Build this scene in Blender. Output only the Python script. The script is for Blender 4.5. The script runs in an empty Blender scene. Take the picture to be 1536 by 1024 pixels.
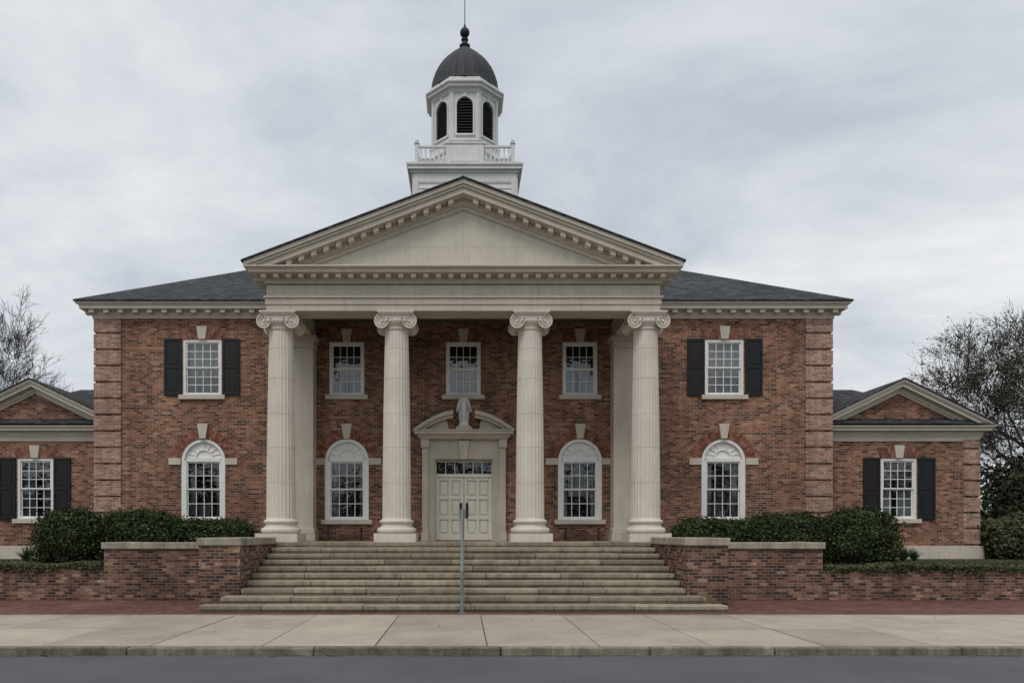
import bpy, math, random
import numpy as np
from mathutils import Vector, Matrix
from mathutils.geometry import tessellate_polygon
random.seed(7); rng=np.random.default_rng(7)
scene=bpy.context.scene
scene.view_settings.view_transform='Standard'
scene.view_settings.look='None'
scene.view_settings.exposure=0

# ------------------------------------------------------------------ materials
def newmat(name):
    m=bpy.data.materials.new(name); m.use_nodes=True
    nt=m.node_tree; nt.nodes.clear()
    o=nt.nodes.new('ShaderNodeOutputMaterial'); p=nt.nodes.new('ShaderNodeBsdfPrincipled')
    nt.links.new(p.outputs[0],o.inputs[0])
    return m,nt,p
def N(nt,t,**k):
    n=nt.nodes.new(t)
    for a,b in k.items(): setattr(n,a,b)
    return n
def ramp(nt,stops):
    r=N(nt,'ShaderNodeValToRGB'); e=r.color_ramp.elements
    while len(e)>1: e.remove(e[-1])
    e[0].position=stops[0][0]; e[0].color=(*stops[0][1],1)
    for p,c in stops[1:]:
        x=e.new(p); x.color=(*c,1)
    return r
def mixc(nt,mode,fac,a,b):
    n=N(nt,'ShaderNodeMix',data_type='RGBA',blend_type=mode)
    if isinstance(fac,(int,float)): n.inputs[0].default_value=fac
    else: nt.links.new(fac,n.inputs[0])
    for i,v in ((6,a),(7,b)):
        if isinstance(v,tuple): n.inputs[i].default_value=(*v,1)
        else: nt.links.new(v,n.inputs[i])
    return n.outputs[2]
def noise(nt,scale,detail=4,rough=0.6,stretch=None,coord='Object'):
    tc=N(nt,'ShaderNodeTexCoord'); n=N(nt,'ShaderNodeTexNoise')
    n.inputs['Scale'].default_value=scale; n.inputs['Detail'].default_value=detail; n.inputs['Roughness'].default_value=rough
    src=tc.outputs[coord]
    if stretch:
        mp=N(nt,'ShaderNodeMapping'); mp.inputs['Scale'].default_value=stretch
        nt.links.new(src,mp.inputs[0]); src=mp.outputs[0]
    nt.links.new(src,n.inputs['Vector'])
    return n.outputs['Fac']
def g(v): return (v,v,v)
def bump(nt,p,h,dist,strength=0.6):
    b=N(nt,'ShaderNodeBump'); b.inputs['Distance'].default_value=dist; b.inputs['Strength'].default_value=strength
    nt.links.new(h,b.inputs['Height']); nt.links.new(b.outputs[0],p.inputs['Normal'])

def stone(name,col,rough=0.85,var=0.18,scale=1.2,streak=0.25,island=0.0,bmp=0.01,fine=60,spec=0.3,stainc=None,blot=0.0,fvar=0.14):
    m,nt,p=newmat(name)
    n1=noise(nt,scale,5); r1=ramp(nt,[(0.3,g(1-var)),(0.7,g(1+0.0))]); nt.links.new(n1,r1.inputs[0])
    c=mixc(nt,'MULTIPLY',1.0,col,r1.outputs[0])
    if streak>0:
        n2=noise(nt,1.0,6,0.65,(7,7,0.7)); r2=ramp(nt,[(0.42,g(1.0)),(0.7,g(0.0))]); nt.links.new(n2,r2.inputs[0])
        sc=stainc or tuple(x*0.55 for x in col)
        inv=N(nt,'ShaderNodeMath',operation='MULTIPLY_ADD'); nt.links.new(r2.outputs[0],inv.inputs[0]); inv.inputs[1].default_value=-streak; inv.inputs[2].default_value=streak
        c=mixc(nt,'MIX',inv.outputs[0],c,sc)
    if blot>0:
        for sc_,lo,hi in ((0.9,0.50,0.68),(4.5,0.56,0.70),(16,0.62,0.70)):
            nb=noise(nt,sc_,6,0.68); rb=ramp(nt,[(lo,g(1.0)),(hi,g(1-blot))]); nt.links.new(nb,rb.inputs[0])
            c=mixc(nt,'MULTIPLY',1.0,c,rb.outputs[0])
    n3=noise(nt,fine,3,0.7); r3=ramp(nt,[(0.3,g(1-fvar)),(0.7,g(1+fvar*0.45))]); nt.links.new(n3,r3.inputs[0])
    c=mixc(nt,'MULTIPLY',1.0,c,r3.outputs[0])
    if island>0:
        ge=N(nt,'ShaderNodeNewGeometry'); r4=ramp(nt,[(0,g(1-island)),(1,g(1+island*0.5))]); nt.links.new(ge.outputs['Random Per Island'],r4.inputs[0])
        c=mixc(nt,'MULTIPLY',1.0,c,r4.outputs[0])
    nt.links.new(c,p.inputs['Base Color']); p.inputs['Roughness'].default_value=rough
    p.inputs['Specular IOR Level'].default_value=spec
    if bmp>0: bump(nt,p,n3,bmp)
    return m

def brickmat(name,stops,mortar,w=0.225,h=0.078,ms=0.010,var=0.35,bmp=0.008,rough=0.9,offset=0.5):
    m,nt,p=newmat(name)
    tc=N(nt,'ShaderNodeTexCoord'); b=N(nt,'ShaderNodeTexBrick')
    b.offset=offset
    nt.links.new(tc.outputs['UV'],b.inputs['Vector'])
    b.inputs['Color1'].default_value=(0,0,0,1); b.inputs['Color2'].default_value=(1,1,1,1); b.inputs['Mortar'].default_value=(0.5,0.5,0.5,1)
    b.inputs['Scale'].default_value=1.0; b.inputs['Brick Width'].default_value=w; b.inputs['Row Height'].default_value=h
    b.inputs['Mortar Size'].default_value=ms; b.inputs['Mortar Smooth'].default_value=0.15; b.inputs['Bias'].default_value=0
    r=ramp(nt,stops); nt.links.new(b.outputs['Color'],r.inputs[0])
    n1=noise(nt,0.55,6,0.62); r1=ramp(nt,[(0.28,g(1-var)),(0.72,g(1.12))]); nt.links.new(n1,r1.inputs[0])
    n2=noise(nt,1.0,5,0.65,(5,5,0.5)); r2=ramp(nt,[(0.35,g(0.76)),(0.6,g(1.06))]); nt.links.new(n2,r2.inputs[0])
    n4=noise(nt,9,4,0.7); r4=ramp(nt,[(0.3,g(0.74)),(0.7,g(1.18))]); nt.links.new(n4,r4.inputs[0])
    c=mixc(nt,'MIX',b.outputs['Fac'],r.outputs[0],mortar)
    c=mixc(nt,'MULTIPLY',1,c,r1.outputs[0]); c=mixc(nt,'MULTIPLY',1,c,r2.outputs[0]); c=mixc(nt,'MULTIPLY',1,c,r4.outputs[0])
    nt.links.new(c,p.inputs['Base Color']); p.inputs['Roughness'].default_value=rough; p.inputs['Specular IOR Level'].default_value=0.2
    inv=N(nt,'ShaderNodeMath',operation='SUBTRACT'); inv.inputs[0].default_value=1; nt.links.new(b.outputs['Fac'],inv.inputs[1])
    bump(nt,p,inv.outputs[0],bmp)
    return m

def islandmat(name,stops,rough=0.8,noisescale=None,spec=0.2):
    m,nt,p=newmat(name)
    ge=N(nt,'ShaderNodeNewGeometry'); r=ramp(nt,stops); nt.links.new(ge.outputs['Random Per Island'],r.inputs[0])
    c=r.outputs[0]
    if noisescale:
        n=noise(nt,noisescale,3,0.6); r2=ramp(nt,[(0.32,g(0.5)),(0.68,g(1.4))]); nt.links.new(n,r2.inputs[0])
        c=mixc(nt,'MULTIPLY',1,c,r2.outputs[0])
    nt.links.new(c,p.inputs['Base Color']); p.inputs['Roughness'].default_value=rough; p.inputs['Specular IOR Level'].default_value=spec
    return m

M={}
M['brick']=brickmat('brick',[(0,(0.065,0.038,0.032)),(0.2,(0.145,0.066,0.046)),(0.5,(0.265,0.112,0.068)),(0.78,(0.335,0.15,0.092)),(1,(0.41,0.22,0.145))],(0.34,0.265,0.205),var=0.38)
M['quoin']=brickmat('quoin_brick',[(0,(0.22,0.125,0.095)),(0.5,(0.36,0.205,0.15)),(1,(0.47,0.295,0.225))],(0.42,0.34,0.28),var=0.25)
M['wallbrick']=brickmat('garden_wall_brick',[(0,(0.055,0.036,0.034)),(0.3,(0.12,0.060,0.048)),(0.6,(0.225,0.105,0.073)),(0.85,(0.31,0.165,0.115)),(1,(0.42,0.28,0.21))],(0.25,0.21,0.175),var=0.55,h=0.08)
M['paving']=brickmat('paving_brick',[(0,(0.115,0.050,0.046)),(0.5,(0.17,0.072,0.063)),(1,(0.22,0.10,0.085))],(0.09,0.06,0.05),w=0.2,h=0.1,ms=0.006,var=0.4,bmp=0.003)
M['voussoir']=islandmat('arch_brick',[(0,(0.12,0.05,0.037)),(0.5,(0.22,0.085,0.055)),(1,(0.31,0.14,0.09))],0.9,9)
M['mortar']=stone('mortar',(0.26,0.20,0.16),streak=0)
M['lime']=stone('limestone',(0.60,0.545,0.46),var=0.18,streak=0.30,scale=0.9,bmp=0.006)
M['col']=stone('column_stone',(0.68,0.625,0.545),var=0.14,streak=0.22,scale=1.4,bmp=0.005)
M['trim']=stone('painted_trim',(0.62,0.575,0.49),rough=0.6,var=0.14,streak=0.2,bmp=0.003)
M['white']=stone('white_paint',(0.80,0.80,0.78),rough=0.5,var=0.08,streak=0.08,bmp=0.002,fine=25)
M['tower']=stone('tower_paint',(0.68,0.685,0.68),rough=0.55,var=0.14,streak=0.24,bmp=0.002,fine=25,stainc=(0.40,0.41,0.39))
M['door']=stone('door_paint',(0.76,0.74,0.64),rough=0.5,var=0.06,streak=0.05,bmp=0.001)
M['shutter']=stone('shutter_paint',(0.012,0.013,0.015),rough=0.5,var=0.2,streak=0,bmp=0.001)
M['louver']=stone('louver_dark',(0.022,0.023,0.026),rough=0.6,var=0.2,streak=0,bmp=0)
M['dome']=stone('dome_metal',(0.034,0.038,0.046),rough=0.65,var=0.45,streak=0.35,scale=2,bmp=0.004,fine=20,spec=0.3)
M['iron']=stone('dark_iron',(0.03,0.03,0.032),rough=0.5,streak=0,bmp=0)
M['galv']=stone('galvanized_steel',(0.22,0.25,0.25),rough=0.5,var=0.35,streak=0.3,bmp=0)
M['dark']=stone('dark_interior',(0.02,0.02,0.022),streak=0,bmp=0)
M['ceil']=stone('porch_ceiling',(0.10,0.094,0.085),streak=0,bmp=0)  # cream ceiling coloured dark, standing in for the shade under the portico
M['curtain']=stone('curtain',(0.55,0.56,0.56),streak=0.3,var=0.3,scale=3,bmp=0)
M['step']=stone('step_stone',(0.43,0.37,0.28),var=0.38,streak=0.65,scale=1.8,island=0.28,bmp=0.012,fine=40,stainc=(0.135,0.11,0.078),blot=0.26,fvar=0.28)
M['cap']=stone('coping_stone',(0.46,0.41,0.325),var=0.35,streak=0.6,scale=2.2,island=0.1,bmp=0.01,stainc=(0.15,0.135,0.105),blot=0.2,fvar=0.25)
M['walk']=stone('sidewalk_concrete',(0.445,0.39,0.312),var=0.26,streak=0,scale=0.7,island=0.16,bmp=0.006,fine=30,blot=0.15,fvar=0.24)
M['kerb']=stone('kerb_concrete',(0.31,0.28,0.215),var=0.5,streak=0.6,scale=2.5,island=0.25,bmp=0.012,fine=30,stainc=(0.07,0.062,0.045),blot=0.35,fvar=0.3)
M['joint']=stone('joint_dirt',(0.075,0.065,0.048),streak=0,bmp=0.01)
M['softjoint']=stone('stone_joint',(0.33,0.30,0.25),streak=0,bmp=0)
M['asphalt']=stone('asphalt',(0.118,0.12,0.131),rough=0.9,var=0.22,streak=0,scale=0.5,bmp=0.02,fine=70,blot=0.10,fvar=0.42)
M['soil']=stone('lawn_soil',(0.06,0.065,0.03),var=0.5,streak=0,scale=3,bmp=0.03,fine=40)
M['grassland']=stone('ground_grass',(0.06,0.08,0.03),var=0.5,streak=0,scale=0.8,bmp=0.03,fine=20)
M['statue']=stone('statue_stone',(0.74,0.74,0.73),var=0.25,streak=0.25,scale=6,bmp=0.005)
M['bark']=stone('bark',(0.055,0.048,0.042),var=0.4,streak=0.2,scale=4,bmp=0.01)
M['hedge']=islandmat('hedge_leaves',[(0,(0.013,0.020,0.009)),(0.5,(0.036,0.052,0.021)),(0.85,(0.066,0.086,0.035)),(1,(0.12,0.13,0.058))],0.85,2.6,0.12)
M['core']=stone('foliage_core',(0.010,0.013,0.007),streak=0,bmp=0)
M['ivy']=islandmat('ivy_leaves',[(0,(0.022,0.032,0.014)),(0.5,(0.055,0.072,0.030)),(1,(0.12,0.13,0.06))],0.7,3,0.2)
M['olive']=islandmat('spring_leaves',[(0,(0.05,0.052,0.026)),(0.5,(0.09,0.09,0.042)),(1,(0.16,0.15,0.08))],0.8,0.8,0.15)
M['evergreen']=islandmat('evergreen_leaves',[(0,(0.012,0.016,0.010)),(0.6,(0.032,0.042,0.022)),(1,(0.065,0.072,0.038))],0.8,0.9,0.15)
M['litter']=islandmat('leaf_litter_leaves',[(0,(0.05,0.035,0.02)),(0.6,(0.12,0.085,0.045)),(1,(0.07,0.085,0.03))],0.8)
M['blade']=islandmat('blade_leaves',[(0,(0.03,0.06,0.03)),(1,(0.09,0.14,0.07))],0.5,None,0.3)
M['slate']=brickmat('slate',[(0,(0.030,0.033,0.038)),(0.5,(0.050,0.054,0.061)),(1,(0.080,0.085,0.093))],(0.016,0.017,0.02),w=0.28,h=0.10,ms=0.012,var=0.28,bmp=0.015,rough=0.8)
m,nt,p=newmat('window_glass'); nt.nodes.remove(p)
out=[n for n in nt.nodes if n.type=='OUTPUT_MATERIAL'][0]
tr=N(nt,'ShaderNodeBsdfTransparent'); tr.inputs[0].default_value=(0.62,0.66,0.68,1)
gl=N(nt,'ShaderNodeBsdfGlossy'); gl.inputs['Roughness'].default_value=0.03; gl.inputs[0].default_value=(0.9,0.93,0.96,1)
fr=N(nt,'ShaderNodeFresnel'); fr.inputs[0].default_value=1.6
bn=N(nt,'ShaderNodeBump'); bn.inputs['Distance'].default_value=0.03; bn.inputs['Strength'].default_value=0.5
nt.links.new(noise(nt,2.3,2),bn.inputs['Height']); nt.links.new(bn.outputs[0],gl.inputs['Normal'])
ad=N(nt,'ShaderNodeMath',operation='MULTIPLY_ADD'); nt.links.new(fr.outputs[0],ad.inputs[0]); ad.inputs[1].default_value=1.3; ad.inputs[2].default_value=0.02
mx=N(nt,'ShaderNodeMixShader'); nt.links.new(ad.outputs[0],mx.inputs[0]); nt.links.new(tr.outputs[0],mx.inputs[1]); nt.links.new(gl.outputs[0],mx.inputs[2]); nt.links.new(mx.outputs[0],out.inputs[0])
M['glass']=m

# ------------------------------------------------------------------ mesh builder
class B:
    def __init__(s): s.v=[]; s.f=[]; s.xf=None
    def add(s,vs,fs):
        o=len(s.v)
        if s.xf is not None: vs=[tuple(s.xf@Vector(v)) for v in vs]
        s.v.extend(vs); s.f.extend([tuple(i+o for i in f) for f in fs])
    def box(s,x0,x1,y0,y1,z0,z1):
        if x0>x1: x0,x1=x1,x0
        s.add([(x0,y0,z0),(x1,y0,z0),(x1,y1,z0),(x0,y1,z0),(x0,y0,z1),(x1,y0,z1),(x1,y1,z1),(x0,y1,z1)],
              [(0,3,2,1),(4,5,6,7),(0,1,5,4),(1,2,6,5),(2,3,7,6),(3,0,4,7)])
    def prism(s,pts,y0,y1):
        n=len(pts)
        s.add([(x,y0,z) for x,z in pts]+[(x,y1,z) for x,z in pts],
              [tuple(range(n))[::-1],tuple(range(n,2*n))]+[(i,(i+1)%n,(i+1)%n+n,i+n) for i in range(n)])
    def prismz(s,pts,z0,z1):
        n=len(pts)
        s.add([(x,y,z0) for x,y in pts]+[(x,y,z1) for x,y in pts],
              [tuple(range(n))[::-1],tuple(range(n,2*n))]+[(i,(i+1)%n,(i+1)%n+n,i+n) for i in range(n)])
    def lathe(s,cx,cy,prof,n=24,rf=None):
        vs=[];fs=[]
        for r,z in prof:
            for i in range(n):
                a=2*math.pi*i/n; rr=r*(rf(a,z) if rf else 1)
                vs.append((cx+rr*math.cos(a),cy+rr*math.sin(a),z))
        for j in range(len(prof)-1):
            for i in range(n):
                k=(i+1)%n; fs.append((j*n+i,j*n+k,(j+1)*n+k,(j+1)*n+i))
        fs.append(tuple(range(n))[::-1]); fs.append(tuple((len(prof)-1)*n+i for i in range(n)))
        s.add(vs,fs)
    def tube(s,pts,rad,n=8,cap=True):
        vs=[];fs=[]
        pts=[Vector(p) for p in pts]
        for j,p in enumerate(pts):
            d=(pts[min(j+1,len(pts)-1)]-pts[max(j-1,0)]).normalized()
            ref=Vector((0,1,0)) if abs(d.y)<0.8 else Vector((1,0,0))
            u=d.cross(ref).normalized(); w=d.cross(u)
            r=rad[j] if isinstance(rad,(list,tuple)) else rad
            for i in range(n):
                a=2*math.pi*i/n; q=p+u*(r*math.cos(a))+w*(r*math.sin(a)); vs.append(tuple(q))
        for j in range(len(pts)-1):
            for i in range(n):
                k=(i+1)%n; fs.append((j*n+i,j*n+k,(j+1)*n+k,(j+1)*n+i))
        if cap: fs.append(tuple(range(n))[::-1]); fs.append(tuple((len(pts)-1)*n+i for i in range(n)))
        s.add(vs,fs)
    def sphere(s,c,r,n=16,m=10):
        rx,ry,rz=r if isinstance(r,tuple) else (r,r,r)
        vs=[];fs=[]
        for j in range(1,m):
            t=math.pi*j/m
            for i in range(n):
                a=2*math.pi*i/n; vs.append((c[0]+rx*math.sin(t)*math.cos(a),c[1]+ry*math.sin(t)*math.sin(a),c[2]-rz*math.cos(t)))
        for j in range(m-2):
            for i in range(n):
                k=(i+1)%n; fs.append((j*n+i,j*n+k,(j+1)*n+k,(j+1)*n+i))
        fs.append(tuple(range(n))[::-1]); fs.append(tuple((m-2)*n+i for i in range(n)))
        s.add(vs,fs)
    def sweep(s,path,prof,closed=False):
        n=len(path); k=len(prof); P=[Vector(p) for p in path]; vs=[];fs=[]
        def nrm(a,b): d=(b-a).normalized(); return Vector((d.y,-d.x))
        for i in range(n):
            if closed: n0=nrm(P[i-1],P[i]); n1=nrm(P[i],P[(i+1)%n])
            else:
                n0=nrm(P[i-1],P[i]) if i>0 else nrm(P[0],P[1]); n1=nrm(P[i],P[i+1]) if i<n-1 else n0
            b=(n0+n1); b=b/(b.dot(n1))
            for o,z in prof: q=P[i]+b*o; vs.append((q.x,q.y,z))
        for i in range(n if closed else n-1):
            j=(i+1)%n
            for a in range(k):
                c=(a+1)%k; fs.append((i*k+a,j*k+a,j*k+c,i*k+c))
        if not closed: fs.append(tuple(range(k))[::-1]); fs.append(tuple((n-1)*k+a for a in range(k)))
        s.add(vs,fs)
    def blocks(s,path,sp,w,o0,o1,z0,z1,closed=False):
        P=[Vector(p) for p in path]; n=len(P)
        for i in range(n if closed else n-1):
            a=P[i]; b=P[(i+1)%n]; L=(b-a).length; d=(b-a)/L; nn=Vector((d.y,-d.x))
            c=max(1,int(round(L/sp))); 
            for j in range(c+1):
                t=j*L/c
                q=a+d*t; pts=[q-d*w/2+nn*o0,q-d*w/2+nn*o1,q+d*w/2+nn*o1,q+d*w/2+nn*o0]
                s.prismz([(p.x,p.y) for p in pts],z0,z1)
    def holed(s,outer,holes,y,t):
        loops=[outer]+holes
        tri=tessellate_polygon([[Vector((x,z,0)) for x,z in l] for l in loops])
        flat=[p for l in loops for p in l]
        s.add([(x,y,z) for x,z in flat],[tuple(f) for f in tri])
        for l in loops:
            n=len(l)
            s.add([(x,y,z) for x,z in l]+[(x,y+t,z) for x,z in l],[(i,(i+1)%n,(i+1)%n+n,i+n) for i in range(n)])
    def obj(s,name,mat,parent=None,bevel=0,smooth=False,uv=True):
        import bmesh
        me=bpy.data.meshes.new(name); me.from_pydata(s.v,[],s.f); me.update()
        if uv or smooth:
            bm=bmesh.new(); bm.from_mesh(me); bmesh.ops.recalc_face_normals(bm,faces=bm.faces); bm.to_mesh(me); bm.free()
        if uv:
            ul=me.uv_layers.new(name='UVMap'); data=[0.0]*(2*len(me.loops))
            vs=me.vertices
            for p in me.polygons:
                nx,ny,nz=abs(p.normal.x),abs(p.normal.y),abs(p.normal.z)
                for li in p.loop_indices:
                    c=vs[me.loops[li].vertex_index].co
                    if nz>0.95: u,v=c.x,c.y
                    elif nx>ny: u,v=c.y,c.z
                    else: u,v=c.x,c.z
                    data[2*li]=u; data[2*li+1]=v
            ul.data.foreach_set('uv',data)
        me.materials.append(mat)
        if smooth:
            me.polygons.foreach_set('use_smooth',[True]*len(me.polygons))
            try: me.set_sharp_from_angle(angle=math.radians(38))
            except Exception: pass
        o=bpy.data.objects.new(name,me); scene.collection.objects.link(o)
        if parent: o.parent=parent
        if bevel>0:
            b=o.modifiers.new('bevel','BEVEL'); b.width=bevel; b.segments=2; b.limit_method='ANGLE'; b.angle_limit=math.radians(40)
        return o
def empty(name):
    e=bpy.data.objects.new(name,None); scene.collection.objects.link(e); return e

# ------------------------------------------------------------------ dimensions
YW=24.72; YF=21.48; YC=21.90; FL=1.58
bld=empty('brick_town_hall')
brick=B(); quoin=B(); lime=B(); trim=B(); white=B(); glass=B(); curt=B(); vous=B(); mort=B(); shut=B(); slate=B(); dark=B(); tower=B(); stonetrim=B(); sj=B(); iron=B()

def arc(cx,cz,r,a0,a1,n): return [(cx+r*math.cos(a0+(a1-a0)*i/n),cz+r*math.sin(a0+(a1-a0)*i/n)) for i in range(n+1)]
def curtain(x0,x1,y,z0,z1):
    n=max(8,int((x1-x0)/0.03)); vs=[];fs=[]
    for i in range(n+1):
        x=x0+(x1-x0)*i/n; yy=y+0.03*math.sin(i*1.25)+random.uniform(-.01,.01)
        vs+= [(x,yy,z0),(x+random.uniform(-.01,.01),yy,z1)]
    for i in range(n): fs.append((2*i,2*i+2,2*i+3,2*i+1))
    curt.add(vs,fs)
def sashes(x0,x1,z0,z1,y,cols,rows,openlow=0):
    zm=(z0+z1)/2
    for (a,b,yy) in ((zm,z1,y+0.03),(z0,zm+0.02,y+0.07)):
        r=0.045
        white.box(x0,x0+r,yy,yy+0.035,a,b); white.box(x1-r,x1,yy,yy+0.035,a,b)
        white.box(x0+r,x1-r,yy,yy+0.035,a,a+r); white.box(x0+r,x1-r,yy,yy+0.035,b-r,b)
        for i in range(1,cols):
            xx=x0+r+(x1-x0-2*r)*i/cols; white.box(xx-0.011,xx+0.011,yy+0.004,yy+0.03,a+r,b-r)
        for i in range(1,rows):
            zz=a+r+(b-a-2*r)*i/rows; white.box(x0+r,x1-r,yy+0.006,yy+0.028,zz-0.011,zz+0.011)
        tw=random.uniform(-.004,.004)
        glass.add([(x0+r,yy+0.02+tw,a+r),(x1-r,yy+0.02-tw,a+r),(x1-r,yy+0.02,b-r),(x0+r,yy+0.02,b-r)],[(0,1,2,3)])
def keystone(x,z0,z1,y,w0=0.12,w1=0.18,p=0.07):
    stonetrim.prism([(x-w0,z0),(x+w0,z0),(x+w1,z1),(x-w1,z1)],y-p,y+0.05)
def jack(x,w,z0,h,y):
    n=int(w/0.085)+2; W0=w/2+0.02; W1=w/2+0.16
    mort.prism([(x-W0,z0),(x+W0,z0),(x+W1,z0+h),(x-W1,z0+h)],y-0.004,y+0.02)
    for i in range(n):
        a=-1+2*i/n+0.012; b=-1+2*(i+1)/n-0.012
        for (h0,h1) in ((0.0,0.62),(0.66,1.0)) if i%2 else ((0.0,0.34),(0.38,1.0)):
            f=lambda t,hh:x+t*(W0+(W1-W0)*hh)
            vous.prism([(f(a,h0),z0+h*h0),(f(b,h0),z0+h*h0),(f(b,h1),z0+h*h1),(f(a,h1),z0+h*h1)],y-0.011,y+0.01)
def rectwin(x,w,z0,z1,y,cols,rows,shutters=0,cur=None,keyh=0.38):
    fr=0.085
    white.box(x-w/2,x-w/2+fr,y+0.015,y+0.16,z0,z1); white.box(x+w/2-fr,x+w/2,y+0.015,y+0.16,z0,z1)
    white.box(x-w/2+fr,x+w/2-fr,y+0.015,y+0.16,z1-fr,z1); white.box(x-w/2+fr,x+w/2-fr,y+0.015,y+0.16,z0,z0+0.05)
    sashes(x-w/2+fr,x+w/2-fr,z0+0.05,z1-fr,y+0.02,cols,rows)
    stonetrim.box(x-w/2-0.13,x+w/2+0.13,y-0.09,y+0.013,z0-0.15,z0-0.003)
    jack(x,w,z1+0.003,0.36,y); keystone(x,z1+0.006,z1+0.44,y)
    if shutters:
        for sgn in (-1,1):
            a=x+sgn*(w/2+0.04); b=a+sgn*0.58; x0,x1=min(a,b),max(a,b)
            yy=y-0.06; r=0.07
            shut.box(x0,x0+r,yy,yy+0.045,z0-0.02,z1+0.02); shut.box(x1-r,x1,yy,yy+0.045,z0-0.02,z1+0.02)
            zm=z0+(z1-z0)*0.5
            for (p,q) in ((z0-0.02,z0+0.10),(zm-0.05,zm+0.05),(z1-0.07,z1+0.02)): shut.box(x0+r,x1-r,yy,yy+0.045,p,q)
            shut.box(x0+r,x1-r,yy+0.02,yy+0.04,z0+0.10,zm-0.05); shut.box(x0+r,x1-r,yy+0.02,yy+0.04,zm+0.05,z1-0.07)
            shut.box(x0+r+.05,x1-r-.05,yy+0.008,yy+0.02,z0+0.15,zm-0.10); shut.box(x0+r+.05,x1-r-.05,yy+0.008,yy+0.02,zm+0.10,z1-0.12)
    if cur:
        for (a,b,c,d) in cur: curtain(x+a*w/2,x+b*w/2,y+0.24+0.03*random.random(),z0+c*(z1-z0),z0+d*(z1-z0))
def archwin(x,y,z0=2.29,zs=4.27,r=0.74,sill=True,cur=None):
    white.box(x-r,x-r+0.17,y+0.01,y+0.17,z0,zs); white.box(x+r-0.17,x+r,y+0.01,y+0.17,z0,zs)
    white.box(x-r+0.17,x+r-0.17,y+0.012,y+0.17,zs-0.02,zs+0.10)
    white.box(x-r+0.17,x+r-0.17,y+0.012,y+0.17,z0,z0+0.06)
    o=arc(x,zs,r,0,math.pi,28); i=arc(x,zs,r-0.10,math.pi,0,28)
    white.prism(o+i,y+0.01,y+0.17)
    l=arc(x,zs,r-0.10,0,math.pi,28); white.prism(l,y+0.10,y+0.15)
    i2=arc(x,zs+0.1,0.30,0,math.pi,16)+arc(x,zs+0.1,0.26,math.pi,0,16); white.prism(i2,y+0.06,y+0.10)
    for k in range(1,8):
        a=math.pi*k/8; c,s_=math.cos(a),math.sin(a); t=0.012
        p=[(x+0.30*c-t*s_,zs+0.1+0.30*s_*0.9+t*c),(x+0.30*c+t*s_,zs+0.1+0.30*s_*0.9-t*c),(x+(r-.1)*c+t*s_,zs+(r-.1)*s_-t*c),(x+(r-.1)*c-t*s_,zs+(r-.1)*s_+t*c)]
        white.prism(p,y+0.07,y+0.10)
    sashes(x-r+0.17,x+r-0.17,z0+0.06,zs-0.02,y+0.02,4,2)
    if sill: stonetrim.box(x-r-0.12,x+r+0.12,y-0.09,y+0.008,z0-0.15,z0-0.003)
    mort.prism(arc(x,zs,r+0.005,0,math.pi,28)+arc(x,zs,r+0.34,math.pi,0,28),y-0.004,y+0.02)
    n=34
    for k in range(n):
        a0=math.pi*(k+0.07)/n; a1=math.pi*(k+0.93)/n
        for (ra,rb) in ((r+0.006,r+0.22),(r+0.23,r+0.34)) if k%2 else ((r+0.006,r+0.11),(r+0.12,r+0.34)):
            pts=[(x+ra*math.cos(a0),zs+ra*math.sin(a0)),(x+rb*math.cos(a0),zs+rb*math.sin(a0)),(x+rb*math.cos(a1),zs+rb*math.sin(a1)),(x+ra*math.cos(a1),zs+ra*math.sin(a1))]
            vous.prism(pts,y-0.011,y+0.01)
    keystone(x,zs+r+0.01,zs+r+0.50,y,0.10,0.18,0.09)
    for sgn in (-1,1): stonetrim.box(x+sgn*(r+0.01),x+sgn*(r+0.42),y-0.05,y+0.02,zs-0.13,zs+0.09)
    if cur:
        for (a,b,c,d) in cur: curtain(x+a*r,x+b*r,y+0.26,z0+c*(zs-z0),z0+d*(zs-z0))
def hole_rect(x,w,z0,z1): return [(x-w/2,z0),(x-w/2,z1),(x+w/2,z1),(x+w/2,z0)]
def hole_arch(x,z0=2.29,zs=4.27,r=0.74): return [(x-r,z0)]+arc(x,zs,r,math.pi,0,28)+[(x+r,z0)]

# ------------------------------------------------------------------ main wall
XW=12.4
holes=[]
for sx in (-1,1):
    holes+=[hole_rect(sx*8.8,1.30,6.49,8.36),hole_arch(sx*8.77),hole_rect(sx*3.93,1.17,6.49,8.27),hole_arch(sx*3.93)]
holes.append(hole_rect(0,1.17,6.49,8.27))
holes.append(hole_rect(0.02,1.94,FL,4.29))
outer=[(-XW,0.3),(XW,0.3),(XW,9.06),(-XW,9.06)]
brick.holed(outer,holes,YW,0.22)
brick.box(-XW,-XW+0.25,YW+0.221,37,0.3,9.05); brick.box(XW-0.25,XW,YW+0.221,37,0.3,9.05); brick.box(-XW+.25,XW-.25,36.75,37,0.3,9.05)
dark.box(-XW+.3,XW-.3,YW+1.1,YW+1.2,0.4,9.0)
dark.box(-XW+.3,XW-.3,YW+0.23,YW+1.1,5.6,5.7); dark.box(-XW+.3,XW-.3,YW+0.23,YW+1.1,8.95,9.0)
for sx in (-1,1):
    rectwin(sx*8.8,1.30,6.49,8.36,YW,4,3,1,[(-.95,.95,0.0,0.98)])
    archwin(sx*8.77,YW,sill=False,cur=[(-.7,-.45,0,1),(.5,.72,0,1),(-.3,.2,0,.25)])
    rectwin(sx*3.93,1.17,6.49,8.27,YW,4,2,0,[(-.9,-.2,0,0.55),(.1,.9,0,0.5)])
    archwin(sx*3.93,YW,cur=[(-.75,-.55,0,1),(.55,.75,0,1),(-.5,.5,.4,.8)] if sx>0 else [(-.75,-.45,0,1),(.55,.75,0,1)])
rectwin(0,1.17,6.49,8.27,YW,4,2,0,[(-.9,.9,0,0.52)])
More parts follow.
